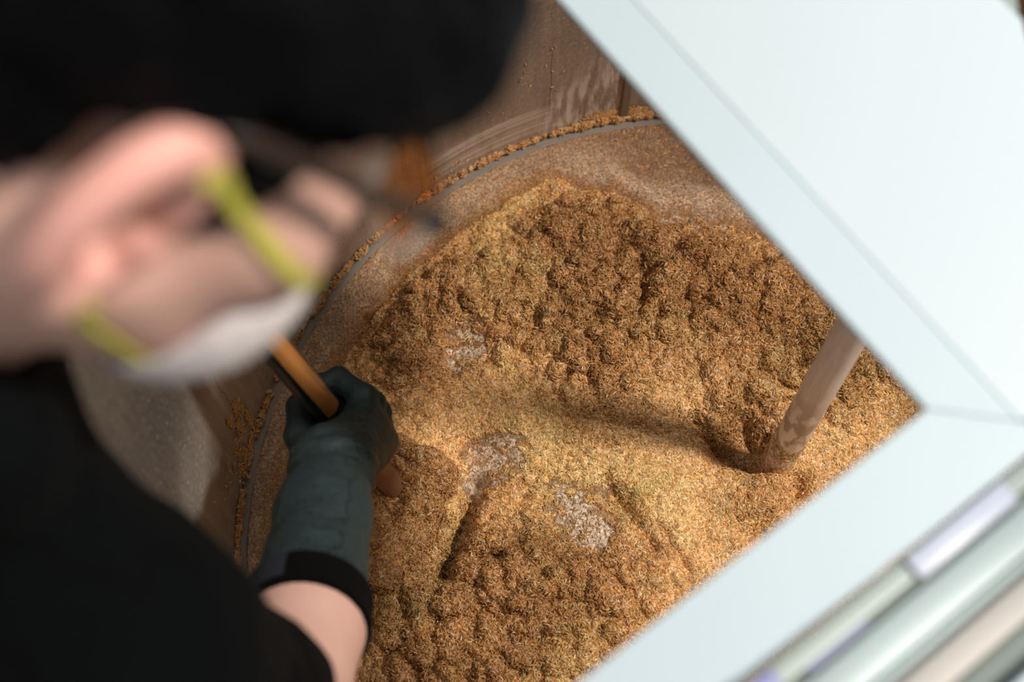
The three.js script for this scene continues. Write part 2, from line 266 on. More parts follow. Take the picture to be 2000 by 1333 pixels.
const speckle = noiseTex(512, (x, y) => { const a = fbm(x * 70, y * 70, 1.9, 3), b = fbm(x * 130, y * 130, 8.9, 2), k = 0.82 + 0.5 * a + 0.35 * b, r = sst(0.12, 0.3, b); return [k, k * (1 - 0.22 * r), k * (1 - 0.45 * r)]; }, true, [5, 5]);
const cakeBump = noiseTex(512, (x, y) => { const c = 0.5 + 0.9 * fbm(x * 90, y * 90, 2.7, 3); return [c, c, c]; }, false, [6, 6]);
const huskColor = (R, dark, olive = 0) => {   // dark: 0 dry straw-coloured, 1 wet orange-brown   // linear: straw, orange-brown, pale
  const t = R(); let c = t < 0.60 - 0.25 * dark ? [0.90, 0.545, 0.225] : t < 0.80 + 0.18 * dark ? [0.72, 0.335, 0.085] : [0.95, 0.70, 0.40];
  const k = (0.55 + 0.75 * R()) * (1 - 0.5 * dark); return [c[0] * k * (1 - 0.16 * olive), c[1] * k * (0.94 + 0.12 * R()) * (1 - 0.08 * dark), c[2] * k * (1 - 0.1 * olive)];
};
const up = V(0, 1, 0), q1 = new THREE.Quaternion(), q2 = new THREE.Quaternion(), mt = new THREE.Matrix4(), nv = V(0, 0, 0), ax = V(0, 0, 0), sc = V(0, 0, 0), pv = V(0, 0, 0);
function huskAt(list, R, x, y, z, nx, ny, nz, tilt, lift, size, dark, olive) {
  nv.set(nx, ny, nz).normalize(); q1.setFromUnitVectors(up, nv);
  q2.setFromAxisAngle(up, R() * 6.2832); q1.multiply(q2);
  ax.set(R() - 0.5, 0, R() - 0.5).normalize(); q2.setFromAxisAngle(ax, (R() + R() - 1) * tilt); q1.multiply(q2);
  const s = size * (0.75 + 0.5 * R()); sc.set(s, s * (0.8 + 0.6 * R()), s);
  pv.set(x, y, z).addScaledVector(nv, lift); mt.compose(pv, q1, sc);
  list.m.push(...mt.elements); list.c.push(...huskColor(R, dark, olive)); list.n++;
}
const husks = () => ({ m: [], c: [], n: 0 });
function huskMesh(name, list, parent) {
  const off = V(0, 0, 0); if (parent !== scene) off.copy(parent.position);
  const im = new THREE.InstancedMesh(huskGeo, huskMat, list.n), M = new THREE.Matrix4(), c = new THREE.Color();
  for (let i = 0; i < list.n; i++) { M.fromArray(list.m, i * 16); M.elements[12] -= off.x; M.elements[13] -= off.y; M.elements[14] -= off.z; im.setMatrixAt(i, M); im.setColorAt(i, c.setRGB(list.c[i * 3], list.c[i * 3 + 1], list.c[i * 3 + 2])); }
  im.name = name; im.userData.kind = 'stuff'; shadow(im); parent.add(im); return im;
}
const heap = thing('spent_grain', 'loose heap of wet golden-brown grain husks covering the tank bottom', 'grain', [CX, 0, CZ], 'stuff');
{
  const RB = 0.495, NR = 300, NT = 720, pos = [], col = [], idx = [], uv = [];
  // the caked mass: rings from the middle out to the steel lip
  for (let j = 0; j <= NR; j++) for (let i = 0; i <= NT; i++) {
    const r = Math.max(0.0005, RB * j / NR), th = i / NT * 2 * Math.PI, [x, z] = polar(th, r), deg = th * 180 / Math.PI;
    const h = gridH(x, z), cov = cover(x, z), pale = clamp(gsum(palePatches, x, z));
    pos.push(x, j === NR ? Math.min(h, 0.008) : h, z); uv.push(x, z);
    const n = fbm(x * 120, z * 120, 1.2, 3), f = fbm(x * 22, z * 22, 7.4, 3);
    const bank = sst(246, 262, deg) * (1 - sst(325, 345, deg)), crest = bank * Math.exp(-(((r - pileEdge(th) - 0.028 + 0.01 * f) / 0.022) ** 2));
    let c = [0.66, 0.46, 0.30];                                             // floury coat
    const stain = bank * sst(pileEdge(th) + 0.03, pileEdge(th) + 0.055, r);
    c = [lerp(c[0], 0.38, stain), lerp(c[1], 0.22, stain), lerp(c[2], 0.125, stain)];
    c = [lerp(c[0], 0.9, crest), lerp(c[1], 0.68, crest), lerp(c[2], 0.5, crest)];
    const kk = 1 + 0.7 * n + 0.35 * f; c = c.map((v) => v * kk);
    const g = cov * (1 - pale * clamp(0.92 + n)), gr = [0.30, 0.13, 0.036], pl = [1.15, 0.96, 0.76];
    const m = cov > 0.5 ? lerp(0, 1, pale) : 0, und = [lerp(c[0], pl[0], m), lerp(c[1], pl[1], m), lerp(c[2], pl[2], m)];
    col.push(lerp(und[0], gr[0], g), lerp(und[1], gr[1], g), lerp(und[2], gr[2], g));
  }
  for (let j = 0; j < NR; j++) for (let i = 0; i < NT; i++) { const a = j * (NT + 1) + i, b = a + 1, c = a + NT + 1, e = c + 1; idx.push(a, b, e, a, e, c); }
  const g = new THREE.BufferGeometry(); g.setAttribute('position', new THREE.Float32BufferAttribute(pos, 3)); g.setAttribute('color', new THREE.Float32BufferAttribute(col, 3)); g.setAttribute('uv', new THREE.Float32BufferAttribute(uv, 2)); g.setIndex(idx); g.computeVertexNormals();
  grainMat.bumpMap = cakeBump; grainMat.bumpScale = 0.0015;
  const cake = part('caked_mash', g, std({ vertexColors: true, map: speckle, roughness: 0.66, bumpMap: cakeBump, bumpScale: 0.0012 }), heap); cake.userData.kind = 'stuff';
  const L = husks(), R = rng(11), e = 0.0022;
  const edgeOf = (x, z) => Math.max(0, z + 0.13, x - 0.46, -0.83 + 0.6 * Math.max(0, x - 0.12) - z, -0.2 - x + z * 0.35);
  const put = (x, z) => {
    const cov = cover(x, z), pale = clamp(gsum(palePatches, x, z) * (0.85 + 1.1 * n3(x * 90, z * 90, 3)));
    const keep = cov > 0.02 ? lerp(0.1, 1, cov) * (1 - 0.93 * pale) : 0.025 + 0.10 * Math.max(0, n3(x * 40, z * 40, 9));
    if (R() > keep) return;
    const h = gridH(x, z), gx = (gridH(x + e, z) - gridH(x - e, z)) / (2 * e), gz = (gridH(x, z + e) - gridH(x, z - e)) / (2 * e), cl = clamp(gsum(clumpy, x, z));
    const loose = cov > 0.6 && pale < 0.5;
    huskAt(L, R, x, h, z, -gx, 1, -gz, loose ? lerp(0.6, 1.4, cl) : 0.12, loose ? (R() - 0.3) * lerp(0.0022, 0.0048, cl) : 0.0003, loose ? 1 : 0.55 + 0.3 * R(), clamp((loose ? 0 : 0.75) + cl * 0.75 + 0.3 * n3(x * 25, z * 25, 12)), 0.45 * sst(0, 0.4, n3(x * 9, z * 9, 70.3)) + 0.3 * sst(0.1, 0.4, n3(x * 40, z * 40, 71.3)));
  };
  for (let i = 0; i < 1150000; i++) {
    const th = R() * 6.2832, r = Math.sqrt(R()) * 0.493, [x, z] = polar(th, r), vis = z < -0.13 && x < 0.46 && z > -0.83 + 0.6 * Math.max(0, x - 0.12) && x - z * 0.35 > -0.2;
    if (!vis && R() > 0.1 + 0.9 * Math.exp(-edgeOf(x, z) * 14)) continue;
    put(x, z);
  }
  huskMesh('husks', L, heap);
}
// husks stuck along the foot of the wall and in smears above it
{
  const L = husks(), R = rng(23), pos = [];
  const res = thing('grain_residue', 'thin line of damp husks stuck along the seam at the foot of the tank wall', 'grain', [CX, 0.02, CZ], 'stuff');
  for (let i = 0; i < 42000; i++) {
    const th = (150 + 150 * R()) * Math.PI / 180, deg = th * 180 / Math.PI, den = clamp(0.42 + 1.5 * fbm(deg * 0.7, 1.3, 2.2, 4) + 0.25 * sst(225, 260, deg));
    const w = 0.35 + 0.65 * clamp(0.5 + n3(deg * 0.9, 4.4));
    if (R() > den * den * 1.6) continue;
    const g = (R() + R() + R() - 1.5) / 1.5, y = Math.max(0.014, 0.018 + 0.010 * w * (g + 0.5)), r = RT - 0.0012 - 0.007 * w * R(), [x, z] = polar(th, r);
    huskAt(L, R, x, y, z, -Math.cos(th), 0.9, -Math.sin(th), 0.8, 0, 0.85, 0.5);
  }
  // smears and specks on the wall itself: [degrees, height, length along the wall, height span, count]
  for (const [d0, y0, dd, dy, n] of [[192.4, 0.12, 0.9, 0.028, 150], [191.2, 0.085, 0.7, 0.03, 130], [190.2, 0.13, 0.5, 0.02, 60], [193.2, 0.06, 0.7, 0.03, 90], [187.5, 0.03, 1.5, 0.03, 80], [189, 0.065, 1.0, 0.04, 60], [258.5, 0.03, 2.5, 0.012, 260], [262.5, 0.028, 2.5, 0.014, 220], [236, 0.045, 3, 0.012, 12], [212, 0.06, 10, 0.05, 26], [185, 0.08, 6, 0.06, 24], [243, 0.2, 9, 0.1, 16], [191.6, 0.02, 3, 0.018, 300]])
    for (let i = 0; i < n * 2; i++) { const k = R() + R() + R() - 1.5, th = (d0 + k * dd + (R() - 0.5) * 0.2) * Math.PI / 180, y = Math.max(0.012, y0 + (R() + R() - 1) * dy - k * dy * 0.3), [x, z] = polar(th, RT - 0.0012); huskAt(L, R, x, y, z, -Math.cos(th), 0.05, -Math.sin(th), 0.3, 0, 0.8, 0.3); }
  huskMesh('husks', L, res);
}

// ------------------------------------------------------------------ the shovel, and the grain it lifts
const SH1 = at(766, 948, 1.472), SHF = at(660, 825, 1.325), shDir = SH1.clone().sub(SHF).normalize(), SH0 = SHF.clone().addScaledVector(shDir, -0.47);
const collar = SHF.clone().addScaledVector(shDir, -0.017);
const shovel = thing('shovel', 'wooden-handled shovel with dark glossy grip held in the green glove', 'shovel', SH1.toArray());
const woodShaft = std({ map: woodTex, color: 0xffe0c8, roughness: 0.55, bumpMap: woodTex, bumpScale: 0.0004 });
const bladeDir = V(0.93, 0, 0.37).normalize(), bladeSide = V(-0.37, 0, 0.93).normalize();
{
  const black = phys({ color: 0x141517, roughness: 0.28, clearcoat: 0.6, clearcoatRoughness: 0.2 });
  part('shaft', rod(collar.clone().addScaledVector(shDir, -0.01), SH1.clone().addScaledVector(shDir, 0.058), [[0, 0], [0, 0.0125], [0.5, 0.0128], [0.97, 0.0122], [1, 0.0115], [1, 0]]), woodShaft, shovel, 'plain brown wooden lower shaft');
  part('grip_sleeve', rod(SH0, collar, [[0, 0], [0, 0.012], [0.01, 0.0142], [0.955, 0.0142], [0.965, 0.0158], [0.99, 0.0165], [1, 0.015], [1, 0]], 36), black, shovel, 'glossy black upper grip');
  // an amber strip raised along the grip on its upper right side
  const camSide = camera.position.clone().sub(collar); camSide.addScaledVector(shDir, -camSide.dot(shDir)).normalize();
  const right = shDir.clone().cross(camSide).normalize(); if (right.x < 0) right.negate();
  const pos = [], idx = [], uv = [], N = 40, M = 14, a0 = -0.32, a1 = 1.0, Lg = SH0.distanceTo(collar);
  for (let i = 0; i <= N; i++) for (let j = 0; j <= M; j++) {
    const t = 0.02 + 0.93 * i / N, a = lerp(a0, a1, j / M), lift = 0.0144 + 0.0012 * Math.sin(Math.PI * j / M) * Math.min(1, Math.min(i, N - i) / 2);
    const c = SH0.clone().addScaledVector(shDir, t * Lg).addScaledVector(camSide, Math.cos(a) * lift).addScaledVector(right, Math.sin(a) * lift); pos.push(c.x, c.y, c.z); uv.push(j / M * 0.04, t * Lg);
  }
  for (let i = 0; i < N; i++) for (let j = 0; j < M; j++) { const a = i * (M + 1) + j, b = a + 1, c = a + M + 1, e = c + 1; idx.push(a, c, e, a, e, b); }
  const g = new THREE.BufferGeometry(); g.setAttribute('position', new THREE.Float32BufferAttribute(pos, 3)); g.setAttribute('uv', new THREE.Float32BufferAttribute(uv, 2)); g.setIndex(idx); g.computeVertexNormals();
  part('grip_strip', g, phys({ color: 0xb87b42, bumpMap: woodTex, bumpScale: 0.0003, roughness: 0.35, clearcoat: 0.5, side: THREE.DoubleSide }), shovel, 'amber strip along the grip');
  part('end_knob', new THREE.SphereGeometry(0.019, 24, 16).translate(SH0.x, SH0.y, SH0.z), black, shovel);
  // socket and a shallow scoop blade under the grain
  const s1 = V(-0.097, 0.046, -0.339), s0 = SH1.clone().addScaledVector(shDir, 0.03).lerp(s1, 0.15);
  part('socket', rod(s0, s1, [[0, 0.0125], [0, 0.015], [0.8, 0.0145], [1, 0.011], [1, 0]]), railDark, shovel);
  const bp = [], bi = [], bn = 24, tip = s1.clone();
  const lay = (u, v, dy) => tip.clone().addScaledVector(bladeDir, u).addScaledVector(bladeSide, v).add(V(0, dy, 0));
  for (let k = 0; k < 2; k++) for (let i = 0; i <= bn; i++) for (let j = 0; j <= bn; j++) { const u = lerp(-0.115, 0.018, i / bn), s = j / bn * 2 - 1, w = 0.05 * (1 - 0.1 * (1 - i / bn)); const p = lay(u, 0.012 + s * w, 0.006 * s ** 4 + 0.012 * Math.max(0, -u * 8) ** 3 - k * 0.002 - 0.022 - 0.03 * i / bn); bp.push(p.x, p.y, p.z); }
  const B = (bn + 1) ** 2;
  for (let i = 0; i < bn; i++) for (let j = 0; j < bn; j++) { const a = i * (bn + 1) + j, b = a + 1, c = a + bn + 1, e = c + 1; bi.push(a, b, e, a, e, c, a + B, e + B, b + B, a + B, c + B, e + B); }
  for (let i = 0; i < bn; i++) for (const [a, b] of [[i, i + 1], [bn * (bn + 1) + i + 1, bn * (bn + 1) + i], [(i + 1) * (bn + 1), i * (bn + 1)], [i * (bn + 1) + bn, (i + 1) * (bn + 1) + bn]]) bi.push(b, a, a + B, b, a + B, b + B);
  const bg = new THREE.BufferGeometry(); bg.setAttribute('position', new THREE.Float32BufferAttribute(bp, 3)); bg.setIndex(bi); bg.computeVertexNormals();
  part('blade', bg, steelOut, shovel);
  // the load
  const load = thing('grain_load', 'mound of husks lifted on the shovel blade beside the green glove', 'grain', [tip.x, tip.y, tip.z], 'stuff');
  const lipU = 0.034, lh = (u, v) => {   // height over the blade
    const lip = lipU - 0.02 * (v / 0.1) ** 2 + 0.006 * n3(v * 60, 3.3), edge = (1 - sst(lip - 0.016, lip + 0.006, u)) * sst(-0.15, -0.08, u) * sst(-0.12, -0.04, v + 0.02 * n3(u * 30, v * 30, 5.1)) * (1 - sst(0.088, 0.108, v));
    const body = 0.020 + 0.022 * Math.exp(-(((u - 0.0) / 0.07) ** 2 + ((v + 0.035) / 0.06) ** 2)) + 0.014 * Math.exp(-(((u + 0.01) / 0.06) ** 2 + ((v - 0.06) / 0.035) ** 2)) - 0.016 * Math.exp(-(((u - 0.01) / 0.05) ** 2 + ((v - 0.018) / 0.014) ** 2)) - 0.030 * Math.exp(-(((u + 0.055) / 0.042) ** 2 + ((v + 0.008) / 0.03) ** 2)) + 0.028 * fbm(u * 30, v * 30, 2.2, 4) + 0.012 * (0.3 - Math.abs(fbm(u * 80, v * 80, 4.2, 3)));
    return -0.13 + edge * (0.13 + body);
  };
  const N2 = 130, pos2 = [], idx2 = [], col2 = [];
  for (let i = 0; i <= N2; i++) for (let j = 0; j <= N2; j++) { const u = lerp(-0.16, 0.07, i / N2), v = lerp(-0.125, 0.12, j / N2), p = lay(u, v, lh(u, v)); pos2.push(p.x, p.y, p.z); col2.push(0.26, 0.115, 0.036); }
  for (let i = 0; i < N2; i++) for (let j = 0; j < N2; j++) { const a = i * (N2 + 1) + j, b = a + 1, c = a + N2 + 1, e = c + 1; idx2.push(a, b, e, a, e, c); }
  const lg = new THREE.BufferGeometry(); lg.setAttribute('position', new THREE.Float32BufferAttribute(pos2, 3)); lg.setAttribute('color', new THREE.Float32BufferAttribute(col2, 3)); lg.setIndex(idx2); lg.computeVertexNormals();
  part('mash', lg, std({ vertexColors: true, roughness: 0.8, side: THREE.DoubleSide }), load).userData.kind = 'stuff';
  const L = husks(), R = rng(41), e = 0.002;
  for (let i = 0; i < 100000; i++) {
    const u = lerp(-0.15, 0.06, R()), v = lerp(-0.118, 0.112, R()), h = lh(u, v); if (h < -0.10) continue;
    const du = (lh(u + e, v) - lh(u - e, v)) / (2 * e), dv = (lh(u, v + e) - lh(u, v - e)) / (2 * e), p = lay(u, v, h);
    huskAt(L, R, p.x, p.y, p.z, -du * bladeDir.x - dv * bladeSide.x, 1, -du * bladeDir.z - dv * bladeSide.z, 1.0, (R() - 0.3) * 0.004, 1, 0.45);
  }
  huskMesh('husks', L, load);
}

// ------------------------------------------------------------------ the second wooden pole, stuck upright in the grain
{
  const b = onY(1518, 905, 0.045), top = onY(1668, 640, 0.38), dir = top.clone().sub(b).normalize();
  const foot = b.clone().addScaledVector(dir, -0.04), end = b.clone().addScaledVector(dir, 0.645);
  const pole = thing('wooden_pole', 'pale weathered wooden pole stuck upright in the grain under the white frame', 'pole', [b.x, b.y, b.z]);
  part('shaft', rod(foot, end, [[0, 0], [0, 0.0168], [0.3, 0.0162], [0.6, 0.0158], [0.97, 0.0155], [0.99, 0.013], [1, 0.006], [1, 0]], 36), std({ map: noiseTex(512, (x, y) => { const g = fbm(x * 40, y * 50, 4.4, 4), wet = clamp((fbm(x * 4, y * 55, 9.9, 4) + 0.04) * 7) * (1 - sst(0.25, 0.34, y)); return [lerp(0.98 + 0.1 * g, 0.74, wet), lerp(0.92 + 0.12 * g, 0.65, wet), lerp(0.88 + 0.12 * g, 0.58, wet)]; }, true, [2, 1]), roughness: 0.5 }), pole);
  // husks clinging to its foot
  const L = husks(), R = rng(9), s1 = dir.clone().cross(V(0, 0, 1)).normalize(), s2 = dir.clone().cross(s1);
  for (let i = 0; i < 1100; i++) { const t = 0.02 + 0.075 * R() ** 2.2, a = R() * 6.283, n = s1.clone().multiplyScalar(Math.cos(a)).addScaledVector(s2, Math.sin(a)), p = b.clone().addScaledVector(dir, t - 0.02).addScaledVector(n, 0.0168); huskAt(L, R, p.x, p.y, p.z, n.x, n.y, n.z, 0.3, 0.0002, 0.85, 0); }
  const res = thing('pole_residue', 'wet husks clinging around the foot of the pale pole', 'grain', [b.x, b.y, b.z], 'stuff');
  huskMesh('husks', L, res);
}

// ------------------------------------------------------------------ white frame across the tank
{
  const C = V(0.2287, 0, -0.233), nA = V(0.797, 0, -0.604), nB = V(0.604, 0, 0.797);   // inner corner, outward from the far edge, outward from the near edge
  const frame = thing('hatch_frame', 'white coated steel hatch frame lying across the tank mouth with stepped rails', 'frame', [C.x, 0.72, C.z]);
  const slab = (poly, y0, y1, bev = 0.0025) => {   // poly in (s along nA, t along nB)
    const sh = new THREE.Shape(poly.map(([s, t]) => new THREE.Vector2(s, t)));
    const g = new THREE.ExtrudeGeometry(sh, { depth: y1 - y0 - 2 * bev, bevelEnabled: true, bevelSize: bev, bevelThickness: bev, bevelOffset: -bev, bevelSegments: 3 });
    const m = new THREE.Matrix4().makeBasis(nA, nB, V(0, -1, 0)); g.applyMatrix4(m); return g.translate(C.x, y1 - bev, C.z);
  };
  const TA = -0.56, SB = -0.36;   // how far each arm runs back over the rim
  const INC = 0.05;   // the near arm climbs towards its free end
  const climb = (g, from = -1) => { const p = g.attributes.position; for (let i = 0; i < p.count; i++) { const dx = p.getX(i) - C.x, dz = p.getZ(i) - C.z, s = dx * nA.x + dz * nA.z, t = dx * nB.x + dz * nB.z; if (p.getY(i) > from) p.setY(i, p.getY(i) + INC * clamp((0.0525 - s) / (0.0525 - SB))); } return toCreasedNormals(g, 0.5); };
  const armA = (s0, s1, y0, y1, b) => slab([[s0, s0], [s1, s1], [s1, TA], [s0, TA]], y0, y1, b);
  const armB = (t0, t1, y0, y1, b) => t0 > 0 ? climb(slab([[Math.min(t0, 0.06), t0], [SB, t0], [SB, t1], [Math.min(t1, 0.06), t1]], y0, y1, b), (y0 + y1) / 2) : slab([[t0, t0], [SB, t0], [SB, t1], [t1, t1]], y0, y1, b);
  part('far_flange', armA(0, 0.0366, 0.744, 0.75, 0.0015), whitePaint, frame, 'flat white flange of the far arm');
  part('far_panel', slab([[0.0365, 0.0365], [0.062, 0.045], [0.122, -0.018], [0.168, -0.068], [0.217, -0.148], [0.217, TA], [0.0365, TA]], 0.7405, 0.7504, 0.0006), whitePanel, frame, 'broad glossy white panel');
  part('far_edge_bar', slab([[0.218, -0.15], [0.23, -0.165], [0.23, TA], [0.218, TA]], 0.718, 0.748), railGrey, frame, 'grey outer edge bar');
  part('near_flange', armB(0, 0.0525, 0.744, 0.75, 0.0015), whitePaint, frame, 'flat white flange of the near arm');
  part('stiffener', slab([[0.06, -0.06], [0.085, -0.06], [0.085, TA], [0.06, TA]], 0.7215, 0.7435), whitePaint, frame);
  part('rail', armB(0.0535, 0.066, 0.724, 0.742), railGrey, frame, 'grey-green rail beside the near flange');
  part('groove', armB(0.0665, 0.0705, 0.722, 0.734, 0.001), railDark, frame, 'dark slot');
  part('step', armB(0.071, 0.092, 0.722, 0.739), railPale, frame, 'pale blue-grey step');
  part('ridge', armB(0.0925, 0.0965, 0.722, 0.744, 0.0015), railPale, frame);
  part('groove', armB(0.097, 0.099, 0.722, 0.732, 0.0008), railDark, frame);
  part('step', armB(0.0995, 0.118, 0.722, 0.737), railTaupe, frame, 'taupe-grey step');
  part('groove', armB(0.1185, 0.135, 0.72, 0.727), railDark, frame, 'dark recess before the outer bar');
  part('outer_bar', armB(0.1355, 0.144, 0.72, 0.748), whitePaint, frame, 'narrow white outer bar');
  part('outer_plate', armB(0.1445, 0.20, 0.72, 0.735), railTaupe, frame);
  // two lilac plastic sliders on the rail
  const slider = (s0, s1, mat, label) => part('slider', climb(slab([[s0, 0.0545], [s1, 0.0545], [s1, 0.068], [s0, 0.068]], 0.7415, 0.7465, 0.0015)), mat, frame, label);
  slider(-0.2, -0.165, lilac, 'deep lilac plastic slider'); slider(-0.07, 0.004, lilacPale, 'pale lavender plastic slider');
  part('seal_strip', climb(slab([[-0.15, 0.0655], [-0.108, 0.0655], [-0.108, 0.068], [-0.15, 0.068]], 0.736, 0.7425, 0.0006)), lilac, frame, 'thin lilac seal strip');
}

// ------------------------------------------------------------------ the worker
const HP = V(-0.138, 1.055, -0.263), HM = new THREE.Matrix4().makeBasis(V(0.326, 0.408, 0.852), V(0.567, 0.641, -0.524), V(0.753, -0.649, 0.021)); HM.setPosition(HP);
const HI = HM.clone().invert(), he = HI.elements;
const toHead = (x, y, z) => [he[0] * x + he[4] * y + he[8] * z + he[12], he[1] * x + he[5] * y + he[9] * z + he[13], he[2] * x + he[6] * y + he[10] * z + he[14]];
const intoHead = (g) => { g.applyMatrix4(HM); const i = g.index.array; for (let k = 0; k < i.length; k += 3) { const t = i[k]; i[k] = i[k + 1]; i[k + 1] = t; } return g; };   // the head's own axes are left-handed
const headPt = (x, y, z) => V(x, y, z).applyMatrix4(HM);
const A3 = (v) => [v.x, v.y, v.z];
const NECK = at(-330, 720, 0.62), SHO = at(225, 1300, 0.70), ELB = at(560, 1430, 0.965), WRI = at(648, 915, 1.235);
const PEL = V(-0.72, 0.73, 0.02), LSH = V(-0.36, 0.95, -0.36), LEL = V(-0.47, 0.87, -0.60), LWR = SH0.clone().add(V(-0.012, 0.055, -0.012));
const COL0 = A3(at(-300, 900, 0.53)), COL1 = A3(at(-8, 888, 0.54));   // the shirt bunched up at the side of the neck
const neckL = toHead(...A3(NECK));
function earSdf(x, y, z) {
  const ux = Math.abs(x) - 0.072, uy = y + 0.012, uz = z + 0.002, S = 0.92;
  const a = (uy * 0.968 + uz * 0.25) * S, bx = 0.5, bz = -0.866; const yy = uz * 0.968 - uy * 0.25;
  const b = (ux * bx + yy * bz) * S, n = (ux * 0.866 + yy * 0.5) * S;
  const e = Math.hypot((a - 0.002) / 0.034, (b - 0.012) / 0.0215), de = (e - 1) * 0.025;
  let d = Math.max(de, Math.abs(n) - 0.003) - 0.0005;
  d = smin(d, Math.hypot(de + 0.003, n - 0.0035) - lerp(0.0045, 0.0078, sst(-0.02, 0.015, a + b)), 0.005);
  d = smin(d, Math.max(Math.hypot((e - 0.58) * 0.025, n - 0.002) - 0.0038, -b + 0.002), 0.005);
  d = smin(d, sph(a, b, n, [-0.033, 0.006, 0.001], 0.0095), 0.008);
  d = smax(d, -ell(a, b, n, [-0.004, 0.006, 0.004], [0.014, 0.0095, 0.0085]), 0.004);
  d = smin(d, sph(a, b, n, [-0.006, -0.006, 0.003], 0.0062), 0.005);
  return d / S;
}
function skull(x, y, z) {
  const m = Math.abs(x);
  let d = ell(x, y, z, [0, 0.048, -0.014], [0.075, 0.083, 0.096]);
  d = smin(d, ell(x, y, z, [0, -0.012, 0.026], [0.066, 0.09, 0.066]), 0.03);
  return d;
}
function headSdf(x, y, z) {
  const m = Math.abs(x);
  let d = skull(x, y, z);
  d = smin(d, cap(m, y, z, [0.053, -0.045, 0.004], [0.004, -0.1, 0.062], 0.019, 0.017), 0.025);
  d = smin(d, sph(m, y, z, [0.044, -0.014, 0.058], 0.02), 0.03);
  d = smin(d, cap(m, y, z, [0.005, 0.04, 0.085], [0.042, 0.037, 0.068], 0.011, 0.009), 0.014);
  d = smax(d, -sph(m, y, z, [0.032, 0.019, 0.1], 0.017), 0.014);
  d = smin(d, cap(x, y, z, [0, 0.022, 0.086], [0, -0.02, 0.102], 0.0075, 0.0105), 0.014);
  d = smin(d, sph(m, y, z, [0.012, -0.024, 0.092], 0.008), 0.008);
  d = smin(d, cap(m, y, z, [0, -0.054, 0.093], [0.018, -0.058, 0.083], 0.0052, 0.003), 0.007);
  d = smin(d, cap(m, y, z, [0, -0.066, 0.092], [0.016, -0.064, 0.084], 0.0058, 0.003), 0.007);
  d = smin(d, cap(x, y, z, [0, -0.05, -0.025], [lerp(0, neckL[0], 0.55), lerp(-0.05, neckL[1], 0.55), lerp(-0.025, neckL[2], 0.55)], 0.055, 0.056), 0.03);
  d = smin(d, earSdf(x, y, z), 0.006);
  return d;
}
const bodySdf = (x, y, z) => {
  const h = toHead(x, y, z);
  let d = cap(h[0], h[1], h[2], [0, -0.05, -0.025], neckL, 0.055, 0.062);
  d = smin(d, cap(x, y, z, A3(NECK), A3(PEL), 0.062, 0.105), 0.03);
  d = smin(d, cap(x, y, z, A3(NECK), A3(SHO), 0.042, 0.05), 0.025);
  d = smin(d, cap(x, y, z, A3(NECK), A3(LSH), 0.042, 0.05), 0.025);
  d = smin(d, cap(x, y, z, A3(SHO), A3(ELB), 0.05, 0.04), 0.03);
  d = smin(d, cap(x, y, z, A3(ELB), A3(ELB.clone().lerp(WRI, 0.35)), 0.041, 0.0425), 0.02);
  d = smin(d, cap(x, y, z, A3(ELB.clone().lerp(WRI, 0.35)), A3(WRI), 0.0415, 0.024), 0.02);
  d = smin(d, cap(x, y, z, A3(LSH), A3(LEL), 0.05, 0.04), 0.03);
  d = smin(d, cap(x, y, z, A3(LEL), A3(LWR), 0.042, 0.028), 0.02);
  return d;
};
const person = thing('person', 'worker in black short-sleeved shirt, white mask and glasses leaning over the tank, shovelling', 'person', [-0.72, FLOOR, 0.02]);
